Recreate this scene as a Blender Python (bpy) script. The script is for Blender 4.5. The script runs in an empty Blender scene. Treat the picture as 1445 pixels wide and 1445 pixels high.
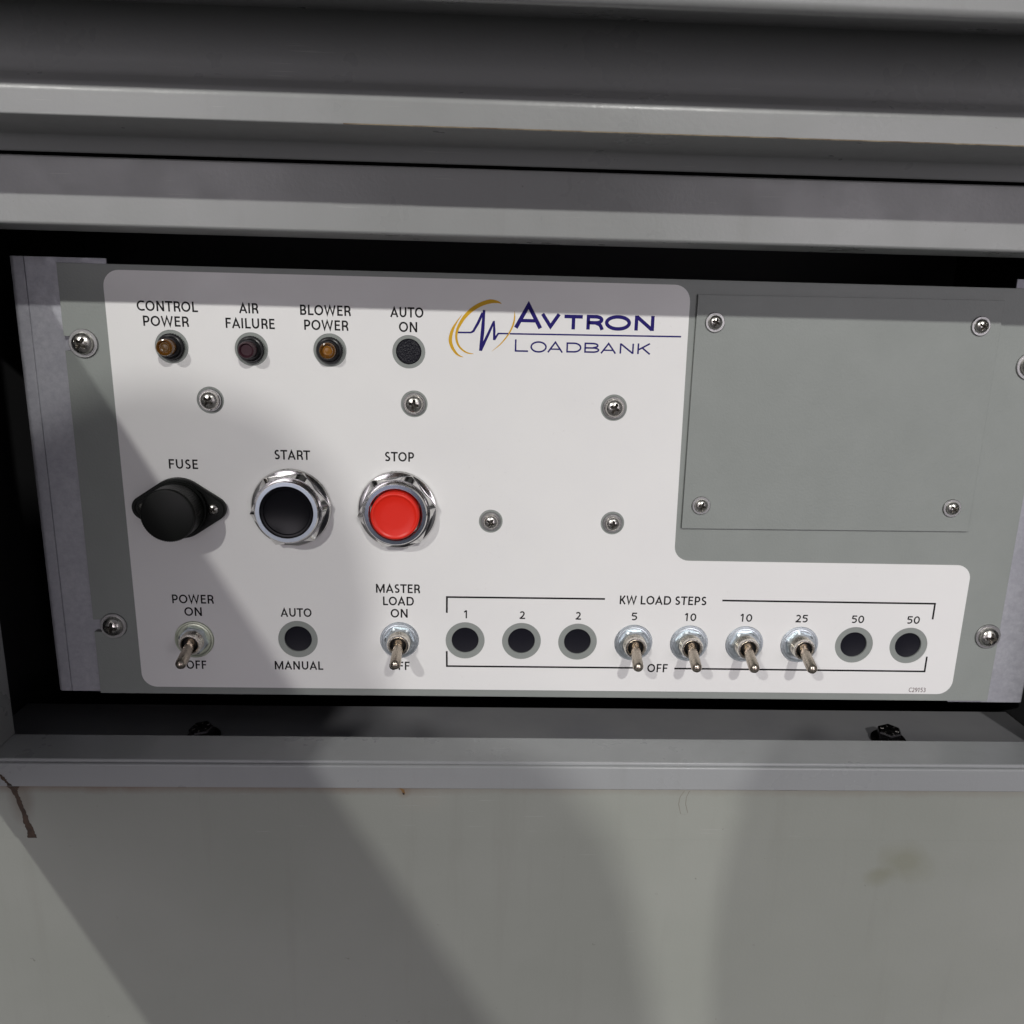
import bpy, bmesh, math, random
from mathutils import Vector, Matrix
random.seed(7)
C = bpy.context.scene
col = C.collection
PI = math.pi
rad = math.radians

# ------------------------------------------------------------------ camera, world, lamps, exposure
# distances below are millimetres on the panel: X right, Y down from its top edge, d out from its face
def W(X, Y, d=0.0):
    return Vector((X / 1000, -d / 1000, -Y / 1000))

cam_d = bpy.data.cameras.new('camera')
cam = bpy.data.objects.new('camera', cam_d); col.objects.link(cam)
cam_d.sensor_width = 36; cam_d.lens = 1157.0 / 1445 * 36
cam_d.clip_start = 0.01; cam_d.clip_end = 100
Rm = ((0.99926321, -0.02474682, -0.02933638), (0.01698216, 0.97055811, -0.24026769), (0.03441852, 0.23959247, 0.97026297))
def vv(a): return Vector((a[0], a[2], -a[1]))
cr, cd, cf = vv(Rm[0]), vv(Rm[1]), vv(Rm[2])
m3 = Matrix((cr, -cd, -cf)).transposed()
cam.matrix_world = Matrix.Translation(W(202.44, 16.19, 407.4)) @ m3.to_4x4()
C.camera = cam

world = bpy.data.worlds.new('World'); C.world = world; world.use_nodes = True
nt = world.node_tree; nt.nodes.clear()
out = nt.nodes.new('ShaderNodeOutputWorld'); bg = nt.nodes.new('ShaderNodeBackground')
tc = nt.nodes.new('ShaderNodeTexCoord'); sep = nt.nodes.new('ShaderNodeSeparateXYZ')
mr = nt.nodes.new('ShaderNodeMapRange'); mr.inputs[1].default_value = -1; mr.inputs[2].default_value = 1
ramp = nt.nodes.new('ShaderNodeValToRGB')
e = ramp.color_ramp.elements
e[0].position = 0.0; e[0].color = (0.55, 0.53, 0.52, 1)
e[1].position = 1.0; e[1].color = (0.95, 0.95, 1.05, 1)
nt.links.new(tc.outputs['Generated'], sep.inputs[0]); nt.links.new(sep.outputs['Z'], mr.inputs[0])
nt.links.new(mr.outputs[0], ramp.inputs[0]); nt.links.new(ramp.outputs[0], bg.inputs[0]); nt.links.new(bg.outputs[0], out.inputs[0])
bg.inputs[1].default_value = 0.16

def lamp(name, X, Y, d, power, size, colr, size_y=None, aim=(240, 110)):
    ld = bpy.data.lights.new(name, 'AREA'); ld.shape = 'DISK' if size_y is None else 'RECTANGLE'; ld.size = size; ld.energy = power; ld.color = colr
    if size_y: ld.size_y = size_y
    o = bpy.data.objects.new(name, ld); col.objects.link(o)
    o.location = W(X, Y, d)
    o.rotation_euler = (W(*aim, 0) - o.location).to_track_quat('-Z', 'Y').to_euler()
    return o
lamp('ceiling_lamp', 935, -1620, 2700, 40.0, 0.075, (1.0, 0.985, 0.945))
lamp('ceiling_lamp', -1360, -1620, 2700, 38.0, 0.075, (1.0, 0.985, 0.945))
lamp('front_fill', 240, -150, 3600, 89.0, 5.0, (1.0, 0.93, 1.0), 1.7)  # broad soft fill added in front, no visible source

C.view_settings.view_transform = 'Standard'; C.view_settings.look = 'None'
C.view_settings.exposure = 0.0; C.view_settings.gamma = 1.0
C.render.engine = 'CYCLES'

# ------------------------------------------------------------------ materials
def mat(name, colr, rough=0.5, metal=0.0, **kw):
    m = bpy.data.materials.new(name); m.use_nodes = True
    n = m.node_tree; b = n.nodes['Principled BSDF']
    b.inputs['Base Color'].default_value = (*colr, 1); b.inputs['Roughness'].default_value = rough; b.inputs['Metallic'].default_value = metal
    for k, v in kw.items(): b.inputs[k.replace('_', ' ')].default_value = v
    return m
def N(m, t, **kw):
    n = m.node_tree.nodes.new(t)
    for k, v in kw.items(): setattr(n, k, v)
    return n
def coords(m): return N(m, 'ShaderNodeTexCoord').outputs['Object']
def geo_pos(m): return N(m, 'ShaderNodeNewGeometry').outputs['Position']
def noise(m, scale, detail=2, rough=0.5, vec=None):
    n = N(m, 'ShaderNodeTexNoise'); n.inputs['Scale'].default_value = scale; n.inputs['Detail'].default_value = detail
    n.inputs['Roughness'].default_value = rough
    m.node_tree.links.new(vec if vec is not None else geo_pos(m), n.inputs['Vector']); return n
def bump(m, height, strength, dist):
    b = N(m, 'ShaderNodeBump'); b.inputs['Strength'].default_value = strength; b.inputs['Distance'].default_value = dist
    m.node_tree.links.new(height, b.inputs['Height'])
    m.node_tree.links.new(b.outputs[0], m.node_tree.nodes['Principled BSDF'].inputs['Normal']); return b
def mapr(m, v, a, b, c, d):
    n = N(m, 'ShaderNodeMapRange'); 
    for i, x in enumerate((a, b, c, d)): n.inputs[i + 1].default_value = x
    m.node_tree.links.new(v, n.inputs[0]); return n.outputs[0]
def mix(m, fac, a, b, blend='MIX'):
    n = N(m, 'ShaderNodeMix', data_type='RGBA', blend_type=blend)
    L = m.node_tree.links
    if isinstance(fac, float): n.inputs[0].default_value = fac
    else: L.new(fac, n.inputs[0])
    for i, x in ((6, a), (7, b)):
        if isinstance(x, tuple): n.inputs[i].default_value = (*x, 1)
        else: L.new(x, n.inputs[i])
    return n.outputs[2]
def math_(m, op, a, b=None, c=None):
    n = N(m, 'ShaderNodeMath', operation=op)
    for i, x in enumerate((a, b, c)):
        if x is None: continue
        if isinstance(x, (int, float)): n.inputs[i].default_value = x
        else: m.node_tree.links.new(x, n.inputs[i])
    return n.outputs[0]
def setin(m, k, v): m.node_tree.links.new(v, m.node_tree.nodes['Principled BSDF'].inputs[k])

def mottled(m, a, b, scale, lo=0.35, hi=0.65):
    n = noise(m, scale, 5, 0.6); setin(m, 'Base Color', mix(m, mapr(m, n.outputs[0], lo, hi, 0, 1), a, b)); return n

# grey textured enamel of the rack panel
M_panel = mat('grey_enamel', (0.27, 0.30, 0.275), 0.46, Specular_IOR_Level=0.35)
mottled(M_panel, (0.247, 0.266, 0.252), (0.265, 0.284, 0.270), 30)
h1 = noise(M_panel, 900, 3, 0.55); bump(M_panel, h1.outputs[0], 0.24, 0.0005)
# printed face label
M_label = mat('white_label', (0.70, 0.69, 0.685), 0.45)
mottled(M_label, (0.775, 0.772, 0.765), (0.80, 0.797, 0.785), 14)
lw = noise(M_label, 30, 5, 0.7); setin(M_label, 'Roughness', mapr(M_label, lw.outputs[0], 0.35, 0.65, 0.36, 0.56))
lf = noise(M_label, 420, 4, 0.7); lm_ = noise(M_label, 17, 3, 0.6)
dirt = math_(M_label, 'MULTIPLY', mapr(M_label, lf.outputs[0], 0.62, 0.72, 0, 1), mapr(M_label, lm_.outputs[0], 0.5, 0.62, 0, 0.16))
base = M_label.node_tree.nodes['Principled BSDF'].inputs['Base Color'].links[0].from_socket
setin(M_label, 'Base Color', mix(M_label, dirt, base, (0.45, 0.42, 0.38)))
h1 = noise(M_label, 1500, 2, 0.5); bump(M_label, h1.outputs[0], 0.12, 0.0002)
M_ink = mat('black_ink', (0.010, 0.009, 0.010), 0.6, Specular_IOR_Level=0.15)
M_ink_small = mat('brown_ink', (0.10, 0.05, 0.055), 0.5)
M_navy = mat('navy_ink', (0.016, 0.010, 0.135), 0.6, Specular_IOR_Level=0.15)
M_gold = mat('gold_ink', (0.62, 0.36, 0.02), 0.6, Specular_IOR_Level=0.2)

def paint_mat(name, c1, c2, rough=0.30):
    m = mat(name, c1, rough, Specular_IOR_Level=0.38)
    p = geo_pos(m)
    big = noise(m, 7, 5, 0.6, p)
    c = mix(m, mapr(m, big.outputs[0], 0.35, 0.68, 0, 1), c1, c2)
    sp = noise(m, 260, 3, 0.6, p)                                   # sparse specks of dirt
    c = mix(m, mapr(m, sp.outputs[0], 0.735, 0.78, 0, 0.55), c, (0.10, 0.09, 0.075))
    r = noise(m, 22, 4, 0.7, p)
    setin(m, 'Roughness', mapr(m, r.outputs[0], 0.3, 0.7, rough - 0.07, rough + 0.12))
    mp = N(m, 'ShaderNodeMapping'); mp.inputs['Scale'].default_value = (1.0, 1.0, 0.07); m.node_tree.links.new(p, mp.inputs[0])
    st = noise(m, 95, 4, 0.65, mp.outputs[0])                       # faint run marks
    c = mix(m, mapr(m, st.outputs[0], 0.56, 0.74, 0, 0.09), c, (0.15, 0.145, 0.115))
    m2 = N(m, 'ShaderNodeMapping'); m2.inputs['Scale'].default_value = (0.035, 1.0, 1.0); m2.inputs['Rotation'].default_value = (0, 0.09, 0); m.node_tree.links.new(p, m2.inputs[0])
    sc = noise(m, 900, 2, 0.5, m2.outputs[0]); msk = noise(m, 11, 3, 0.6, p)
    scr = math_(m, 'MULTIPLY', mapr(m, sc.outputs[0], 0.70, 0.74, 0, 1), mapr(m, msk.outputs[0], 0.52, 0.6, 0, 0.55))
    c = mix(m, scr, c, (0.40, 0.40, 0.39))
    fine = noise(m, 650, 3, 0.5, p); wav = noise(m, 16, 2, 0.5, p)
    h = math_(m, 'ADD', math_(m, 'MULTIPLY', fine.outputs[0], 0.00006), math_(m, 'MULTIPLY', wav.outputs[0], 0.0011))
    bump(m, h, 1.0, 1.0)
    return m, p, c
M_paint, p_, c_ = paint_mat('cabinet_paint', (0.248, 0.256, 0.252), (0.268, 0.274, 0.272))
setin(M_paint, 'Base Color', c_)

# outer sheet with rust along the seam, smudges and water marks that stay put
M_sheet, p_, c_ = paint_mat('weathered_sheet_paint', (0.286, 0.300, 0.268), (0.314, 0.325, 0.296), 0.46)
sx_ = N(M_sheet, 'ShaderNodeSeparateXYZ'); M_sheet.node_tree.links.new(p_, sx_.inputs[0])
nz = noise(M_sheet, 55, 5, 0.7, p_)
zz = math_(M_sheet, 'ADD', sx_.outputs['Z'], math_(M_sheet, 'MULTIPLY', math_(M_sheet, 'SUBTRACT', nz.outputs[0], 0.5), 0.005))
near = mapr(M_sheet, zz, -0.2485, -0.2445, 0, 1)
along = noise(M_sheet, 9, 3, 0.6, p_)
leftish = mapr(M_sheet, sx_.outputs['X'], 0.10, 0.20, 1.0, 0.42)
fac = math_(M_sheet, 'MULTIPLY', math_(M_sheet, 'MULTIPLY', near, leftish), mapr(M_sheet, along.outputs[0], 0.3, 0.6, 0.35, 0.75))
c_ = mix(M_sheet, fac, c_, (0.17, 0.105, 0.075))
def blob(m, p, c, cx, cz, rx, rz, amt, tint):
    s = N(m, 'ShaderNodeSeparateXYZ'); m.node_tree.links.new(p, s.inputs[0])
    nn = noise(m, 40, 4, 0.6, p)
    a = math_(m, 'POWER', math_(m, 'DIVIDE', math_(m, 'SUBTRACT', s.outputs['X'], cx), rx), 2)
    b = math_(m, 'POWER', math_(m, 'DIVIDE', math_(m, 'SUBTRACT', s.outputs['Z'], cz), rz), 2)
    d = math_(m, 'ADD', math_(m, 'SQRT', math_(m, 'ADD', a, b)), math_(m, 'MULTIPLY', math_(m, 'SUBTRACT', nn.outputs[0], 0.5), 1.2))
    return mix(m, mapr(m, d, 0.35, 1.05, amt, 0), c, tint)
c_ = blob(M_sheet, p_, c_, 0.421, -0.286, 0.018, 0.013, 0.42, (0.20, 0.20, 0.13))
c_ = blob(M_sheet, p_, c_, 0.409, -0.294, 0.010, 0.007, 0.35, (0.19, 0.19, 0.12))
c_ = blob(M_sheet, p_, c_, 0.176, -0.251, 0.012, 0.008, 0.16, (0.36, 0.33, 0.28))
c_ = blob(M_sheet, p_, c_, -0.024, -0.238, 0.010, 0.006, 0.5, (0.08, 0.06, 0.045))
c_ = blob(M_sheet, p_, c_, -0.0185, -0.252, 0.007, 0.015, 0.38, (0.12, 0.085, 0.06))
c_ = blob(M_sheet, p_, c_, 0.1655, -0.246, 0.004, 0.004, 0.35, (0.20, 0.12, 0.06))
setin(M_sheet, 'Base Color', c_)

M_trim, p_, c_ = paint_mat('trim_paint', (0.300, 0.312, 0.316), (0.325, 0.335, 0.340), 0.30)
setin(M_trim, 'Base Color', c_)
M_dark = mat('interior_shade', (0.02, 0.02, 0.022), 0.8)  # unlit shade inside the cabinet, put into a near-black colour
M_shelf = mat('shelf_paint', (0.20, 0.20, 0.215), 0.5)
mottled(M_shelf, (0.185, 0.185, 0.2), (0.215, 0.215, 0.225), 18)

M_galv = mat('galvanised_steel', (0.42, 0.41, 0.45), 0.48, 0.45)
v = N(M_galv, 'ShaderNodeTexVoronoi'); v.inputs['Scale'].default_value = 170
M_galv.node_tree.links.new(geo_pos(M_galv), v.inputs['Vector'])
nn = noise(M_galv, 420, 4, 0.7); n2 = noise(M_galv, 25, 4, 0.6)
cc = mix(M_galv, mapr(M_galv, n2.outputs[0], 0.3, 0.7, 0, 1), (0.39, 0.395, 0.43), (0.46, 0.465, 0.495))
cc = mix(M_galv, mapr(M_galv, nn.outputs[0], 0.35, 0.7, 0, 0.6), cc, (0.30, 0.305, 0.345))
setin(M_galv, 'Base Color', cc)
setin(M_galv, 'Roughness', mapr(M_galv, v.outputs['Distance'], 0, 0.6, 0.40, 0.6))
bump(M_galv, nn.outputs[0], 0.2, 0.0004)

def metal_mat(name, c, rough, spots=0.0):
    m = mat(name, c, rough, 1.0)
    n = noise(m, 900, 3, 0.6, coords(m)); bump(m, n.outputs[0], 0.05, 0.00006)
    setin(m, 'Roughness', mapr(m, n.outputs[0], 0.3, 0.7, rough * 0.8, rough * 1.3))
    return m
M_screw = metal_mat('stainless_screw', (0.58, 0.56, 0.53), 0.27)
M_dull = metal_mat('dull_washer', (0.36, 0.36, 0.355), 0.42)
M_recess_shade = mat('recess_shade', (0.05, 0.045, 0.04), 0.6, 0.5)  # shade inside the screw recesses, put into a darker colour
M_washer = metal_mat('zinc_washer', (0.70, 0.76, 0.79), 0.36)
M_washer_y = metal_mat('yellowed_zinc_washer', (0.58, 0.62, 0.50), 0.33)
M_nickel = metal_mat('nickel_bushing', (0.84, 0.80, 0.72), 0.24)
M_lever = metal_mat('nickel_lever', (0.50, 0.44, 0.37), 0.28)
M_chrome = metal_mat('chrome', (0.72, 0.71, 0.70), 0.13)
M_bezel_refl_pale = mat('pale_reflection_bezel', (0.58, 0.64, 0.74), 0.35, 0.35)  # pale ceiling reflection on the START ring, put into the base colour
M_bezel_refl_dark = mat('dark_reflection_bezel', (0.22, 0.25, 0.31), 0.25, 0.8)  # dark reflection on the STOP ring, put into the base colour
M_black = mat('black_plastic', (0.006, 0.006, 0.007), 0.32, Specular_IOR_Level=0.35)
M_black_gloss = mat('black_button_gloss', (0.004, 0.004, 0.006), 0.22, Specular_IOR_Level=0.18)
M_black_fuse = mat('black_bakelite', (0.006, 0.007, 0.006), 0.38, Specular_IOR_Level=0.2)
M_red = mat('red_button_plastic', (0.74, 0.020, 0.008), 0.36, Specular_IOR_Level=0.4)
M_plug = mat('hole_plug_black', (0.008, 0.008, 0.013), 0.5, Specular_IOR_Level=0.18)
M_plug_t = mat('textured_plug', (0.007, 0.007, 0.012), 0.3, Specular_IOR_Level=0.22)
hh = noise(M_plug_t, 1500, 2, 0.6); bump(M_plug_t, hh.outputs[0], 0.6, 0.0007)
M_amber = mat('amber_lens', (0.24, 0.095, 0.010), 0.15, Transmission_Weight=0.55, IOR=1.45)
M_amber_in = mat('amber_lens_core', (0.24, 0.10, 0.010), 0.3)
M_amber_dk = mat('amber_lens_shade', (0.10, 0.05, 0.012), 0.3)
M_maroon = mat('maroon_lens', (0.035, 0.012, 0.018), 0.45, Specular_IOR_Level=0.25)
M_bolt = metal_mat('oily_black_bolt', (0.09, 0.085, 0.09), 0.3)
M_rust = mat('rust_drip', (0.045, 0.028, 0.018), 0.7)
mottled(M_rust, (0.032, 0.02, 0.013), (0.07, 0.042, 0.026), 300)
M_rust_l = mat('orange_rust', (0.22, 0.12, 0.04), 0.7)
M_edge = mat('tan_edge_rust', (0.20, 0.15, 0.08), 0.8)
mottled(M_edge, (0.10, 0.07, 0.045), (0.26, 0.22, 0.15), 120)
M_mark = mat('dried_drip_mark', (0.20, 0.185, 0.15), 0.6)

# ------------------------------------------------------------------ mesh helpers
def obj(name, me, m, parent=None, loc=None, smooth=None, label=None):
    if isinstance(me, bmesh.types.BMesh):
        b = me; me = bpy.data.meshes.new(name)
        bmesh.ops.recalc_face_normals(b, faces=b.faces[:]); b.to_mesh(me); b.free()
    if m is not None and not me.materials:
        me.materials.append(m)
    if smooth is not None:
        shade(me, smooth)
    o = bpy.data.objects.new(name, me); col.objects.link(o)
    if parent: o.parent = parent
    if loc is not None: o.location = loc
    if label: o['label'] = label
    return o
def shade(me, ang):
    me.polygons.foreach_set('use_smooth', [True] * len(me.polygons))
    me.set_sharp_from_angle(angle=rad(ang))
def thing(name, label, cat, loc=(0, 0, 0), group=None):
    o = bpy.data.objects.new(name, None); col.objects.link(o); o.location = loc
    o.empty_display_size = 0.02
    o['label'] = label; o['category'] = cat
    if group: o['group'] = group
    return o
def F(x, y, h): return Vector((x / 1000, -h / 1000, y / 1000))          # x right, y up, h out of the panel
def lathe(b, prof, n=48, cx=0, cy=0, closed=False, rfun=None):
    """prof: (r, h) list; revolves about the outward axis"""
    rings = []
    for r, h in prof:
        if r < 1e-6: rings.append([b.verts.new(F(cx, cy, h))]); continue
        rings.append([b.verts.new(F(cx + (r if not rfun else rfun(r, k, h)) * math.cos(2 * PI * k / n), cy + (r if not rfun else rfun(r, k, h)) * math.sin(2 * PI * k / n), h)) for k in range(n)])
    prs = list(zip(rings, rings[1:]))
    if closed: prs.append((rings[-1], rings[0]))
    for A, B in prs:
        for k in range(n):
            a = A[k % len(A)], A[(k + 1) % n] if len(A) > 1 else None
            c = B[k % len(B)], B[(k + 1) % n] if len(B) > 1 else None
            if len(A) == 1: b.faces.new((A[0], B[k], B[(k + 1) % n]))
            elif len(B) == 1: b.faces.new((A[k], A[(k + 1) % n], B[0]))
            else: b.faces.new((A[k], A[(k + 1) % n], B[(k + 1) % n], B[k]))
def box(b, x0, x1, Y0, Y1, d0, d1, bev=0.0):
    vs = [b.verts.new(W(x, y, d)) for x in (x0, x1) for y in (Y0, Y1) for d in (d0, d1)]
    fs = [b.faces.new([vs[i] for i in f]) for f in ((0, 1, 3, 2), (4, 6, 7, 5), (0, 4, 5, 1), (2, 3, 7, 6), (0, 2, 6, 4), (1, 5, 7, 3))]
    if bev:
        es = set(e for f in fs for e in f.edges)
        bmesh.ops.bevel(b, geom=list(es), offset=bev / 1000, segments=2, affect='EDGES', profile=0.5)
def arcs(pts, closed=False):
    """pts: (x, y, radius) polyline with rounded corners -> list of (x, y)"""
    outp = []; n = len(pts)
    for i, p in enumerate(pts):
        r = p[2] if len(p) > 2 else 0
        if r <= 0 or (not closed and i in (0, n - 1)): outp.append((p[0], p[1])); continue
        a = Vector(pts[i - 1][:2]); c = Vector(pts[(i + 1) % n][:2]); v = Vector(p[:2])
        u = (a - v).normalized(); w = (c - v).normalized()
        ang = u.angle(w); t = r / math.tan(ang / 2)
        cc = v + (u + w).normalized() * (r / math.sin(ang / 2))
        s = v + u * t; e_ = v + w * t
        a0 = math.atan2(*(s - cc).yx); a1 = math.atan2(*(e_ - cc).yx)
        da = (a1 - a0 + PI) % (2 * PI) - PI
        k = max(3, int(abs(da) / rad(11)))
        for j in range(k + 1): outp.append((cc.x + r * math.cos(a0 + da * j / k), cc.y + r * math.sin(a0 + da * j / k)))
    return outp
def curve_mesh(loops, ext, offset_h=0.0, bev=0.0):
    """2D filled shape (loops of (x, y) in mm, holes allowed) extruded +-ext mm, facing out of the panel"""
    cu = bpy.data.curves.new('tmp', 'CURVE'); cu.dimensions = '2D'; cu.fill_mode = 'BOTH'
    cu.extrude = ext; cu.bevel_depth = bev; cu.bevel_resolution = 1
    if bev: cu.offset = -bev
    for lp in loops:
        s = cu.splines.new('POLY'); s.points.add(len(lp) - 1)
        for i, (x, y) in enumerate(lp): s.points[i].co = (x, y, 0, 1)
        s.use_cyclic_u = True
    return conv(cu, offset_h)
def conv(cu, offset_h):
    t = bpy.data.objects.new('tmp', cu); col.objects.link(t)
    dg = bpy.context.evaluated_depsgraph_get()
    me = bpy.data.meshes.new_from_object(t.evaluated_get(dg))
    bpy.data.objects.remove(t); 
    me.materials.clear()
    me.transform(Matrix(((0.001, 0, 0, 0), (0, 0, -0.001, -offset_h / 1000), (0, 0.001, 0, 0), (0, 0, 0, 1))))
    return me
def circle(cx, cy, r, n=48): return [(cx + r * math.cos(2 * PI * k / n), cy + r * math.sin(2 * PI * k / n)) for k in range(n)]
def stroke(b, pts, t, h=0.30, closed=False, hstep=0.0):
    """flat ink line of width t through pts (x, y-up) with mitred corners, 0.03 thick; t may be a list"""
    n = len(pts); P = [Vector(p) for p in pts]; T = t if isinstance(t, list) else [t] * n
    L_, R_ = [], []
    for i in range(n):
        a = P[i - 1] if (i > 0 or closed) else None; c = P[(i + 1) % n] if (i < n - 1 or closed) else None
        if a is None: nr = (c - P[i]).normalized(); nr = Vector((-nr.y, nr.x)); k = 1
        elif c is None: nr = (P[i] - a).normalized(); nr = Vector((-nr.y, nr.x)); k = 1
        else:
            u = (P[i] - a).normalized(); w = (c - P[i]).normalized()
            nr = Vector((-(u.y + w.y), u.x + w.x)).normalized(); k = min(2.6, 1 / max(0.2, nr.dot(Vector((-u.y, u.x)))))
        L_.append(P[i] + nr * k * T[i] / 2); R_.append(P[i] - nr * k * T[i] / 2)
    z0, z1 = h - 0.03, h + hstep
    lo = [[b.verts.new(F(p.x, p.y, z)) for p in S] for S in (L_, R_) for z in (z0, z1)]
    rng = range(n if closed else n - 1)
    for i in rng:
        j = (i + 1) % n
        b.faces.new((lo[1][i], lo[1][j], lo[3][j], lo[3][i])); b.faces.new((lo[0][i], lo[0][j], lo[2][j], lo[2][i]))
        b.faces.new((lo[0][i], lo[0][j], lo[1][j], lo[1][i])); b.faces.new((lo[2][i], lo[2][j], lo[3][j], lo[3][i]))
    if not closed:
        for i in (0, n - 1): b.faces.new((lo[0][i], lo[1][i], lo[3][i], lo[2][i]))
def extrude_profile(b, pts, x0, x1, axis='X', thick=1.5, segs=1):
    """sheet-metal strip: pts (d, Y) rounded polyline run along X from x0 to x1 (axis 'Y': pts (d, X) run along Y)"""
    pl = arcs(pts); n = len(pl); P = [Vector(p) for p in pl]
    off = []
    for i in range(n):
        a = P[max(i - 1, 0)]; c = P[min(i + 1, n - 1)]; t = (c - a).normalized(); off.append(P[i] + Vector((-t.y, t.x)) * thick)
    ring = P + off[::-1]
    cols = []
    for k in range(segs + 1):
        x = x0 + (x1 - x0) * k / segs
        cols.append([b.verts.new(W(x, p.y, p.x) if axis == 'X' else W(p.y, x, p.x)) for p in ring])
    m = len(ring)
    for A, B in zip(cols, cols[1:]):
        for i in range(m): b.faces.new((A[i], A[(i + 1) % m], B[(i + 1) % m], B[i]))
    for A in (cols[0], cols[-1]):
        for i in range(n - 1):
            b.faces.new((A[i], A[i + 1], A[m - 2 - i], A[m - 1 - i]))

# ------------------------------------------------------------------ the cabinet
cab = thing('load_bank_cabinet', 'grey painted steel cabinet framing the recessed control panel', 'cabinet', W(241, 300, 0))
def cpart(name, me, m, smooth=30, label=None):
    o = obj(name, me, m, None, None, smooth, label)
    o.parent = cab; o.matrix_parent_inverse = Matrix.Translation(-cab.location)
    if smooth: wn = o.modifiers.new('weighted_normal', 'WEIGHTED_NORMAL'); wn.keep_sharp = True; wn.weight = 100
    return o
b = bmesh.new()
extrude_profile(b, [(21, -12.6), (51, -12.6, 1.3), (51, -39.0, 0.8), (43, -39.0)], -120, 640, thick=-1.2)
cpart('top_rail', b, M_paint)
b = bmesh.new()
extrude_profile(b, [(25.4, 247), (25.4, 229.8, 1.6), (49.4, 229.8, 0.9), (49.4, 232.5)], -120, 640, thick=1.2)
cpart('bottom_flange', b, M_trim)
b = bmesh.new()
extrude_profile(b, [(40, 231.3), (51.2, 231.3, 1.1), (51.2, 243.7, 0.5), (49.9, 243.7)], -120, 640, thick=1.0)
cpart('bottom_rail', b, M_trim)
b = bmesh.new()
extrude_profile(b, [(26, -31.8), (50.4, -31.8, 1.4), (50.4, -90)], -12.4, 229.6, 'Y', -1.2)
cpart('side_stile', b, M_paint)
b = bmesh.new()
extrude_profile(b, [(26, 514), (50.4, 514, 1.4), (50.4, 590)], -12.4, 229.6, 'Y', 1.2)
cpart('side_stile', b, M_paint)
# rain hood: curled hem over a dark seam, underside, front lip, then the sheet running up into a channel added to sit in shade
b = bmesh.new()
extrude_profile(b, [(50.2, -45.5), (50.6, -40.5, 1.0), (54.2, -39.6, 1.6), (57.8, -45.4, 4.0), (88.5, -46.4, 0.7), (88.5, -57.5, 5.0), (76, -64.0, 8.0), (72, -104.0)], -120, 640, thick=-1.2)
cpart('rain_hood', b, M_paint)
b = bmesh.new()
extrude_profile(b, [(72, -88), (108, -80.5, 6.0), (124, -75.3, 3.0), (124, -160)], -120, 640, thick=-1.2)
cpart('added_overhang', b, M_paint)  # overhang added to keep the channel above the hood in shade
# lower skin in two lapped sheets
b = bmesh.new(); box(b, 150, 620, -46.95, -46.55, 88.3, 88.62); cpart('edge_rust', b, M_edge, None)
b = bmesh.new(); box(b, -120, 640, 242.4, 272.8, 47.0, 49.6, 0.25); cpart('outer_sheet', b, M_sheet)
b = bmesh.new(); box(b, -120, 640, 271.0, 520, 45.0, 48.9, 0.25); cpart('outer_sheet', b, M_sheet)
# inside: shelf, lining darkened for shade
b = bmesh.new(); box(b, -58, 517, 243, 244.5, -32, 25.0); cpart('shelf', b, M_shelf)
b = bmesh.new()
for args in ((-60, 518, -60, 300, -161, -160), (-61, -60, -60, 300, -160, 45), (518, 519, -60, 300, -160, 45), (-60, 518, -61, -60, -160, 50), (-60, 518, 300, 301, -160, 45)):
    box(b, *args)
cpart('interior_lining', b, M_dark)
# galvanised rack rails with a bend line
def rail(x0, x1, fold, sgn, Ytop, Ybot):
    b = bmesh.new()
    extrude_profile(b, [(-4.4, x1), (-4.4, fold, 0), (-4.95, fold - 0.35 * sgn, 0), (-4.4, fold - 0.7 * sgn, 0), (-4.6, x0, 2.0), (-30, x0)], Ytop, Ybot, 'Y', 1.0 * sgn, 6)
    return b
cpart('rack_rail', rail(-23.2, 21.8, -16.2, 1, -2.6, 220.5), M_galv)
b = bmesh.new()
extrude_profile(b, [(-4.4, 463.2), (-4.4, 506, 2.0), (-30, 506)], -4.5, 222.8, 'Y', 1.0, 6)
for f in b.faces: pass
cpart('rack_rail', b, M_galv)

# bolts standing on the shelf
def bolt(X, d, dark):
    b = bmesh.new()
    def ring(r, z, n, ph=0): return [b.verts.new(Vector((r * math.cos(2 * PI * k / n + ph), r * math.sin(2 * PI * k / n + ph), z)) / 1000) for k in range(n)]
    def stack(rs):
        for A, B in zip(rs, rs[1:]):
            n = len(A)
            for k in range(n): b.faces.new((A[k], A[(k + 1) % n], B[(k + 1) % n], B[k]))
        b.faces.new(rs[0]); b.faces.new(rs[-1])
    stack([ring(6.4, 1.6, 6), ring(6.4, 6.6, 6), ring(5.7, 7.3, 6)])
    hd = obj('bolt', b, M_bolt, None, None, 25)
    hd.parent = cab; hd.location = W(X, 243, d) - cab.location; hd.rotation_euler = (rad(6), rad(-5), rad(14))
    b = bmesh.new(); stack([ring(9.2, 0.0, 32), ring(9.2, 1.3, 32), ring(8.6, 1.7, 32)]); obj('washer', b, M_bolt, hd, None, 30)
    b = bmesh.new()
    for k in range(6):                                              # raised grade marks round the head
        a = k * PI / 3 + 0.3; u = Vector((math.cos(a), math.sin(a), 0)); w = Vector((-u.y, u.x, 0))
        q = [u * 3.0 - w * .25, u * 4.7 - w * .25, u * 4.7 + w * .25, u * 3.0 + w * .25]
        lo = [b.verts.new((p + Vector((0, 0, 7.25))) / 1000) for p in q]; hi = [b.verts.new((p + Vector((0, 0, 7.55))) / 1000) for p in q]
        b.faces.new(hi)
        for i in range(4): b.faces.new((lo[i], lo[(i + 1) % 4], hi[(i + 1) % 4], hi[i]))
    obj('grade_mark', b, M_screw, hd)
bolt(428.5, 3, 0); bolt(54.5, 6, 1)

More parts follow.
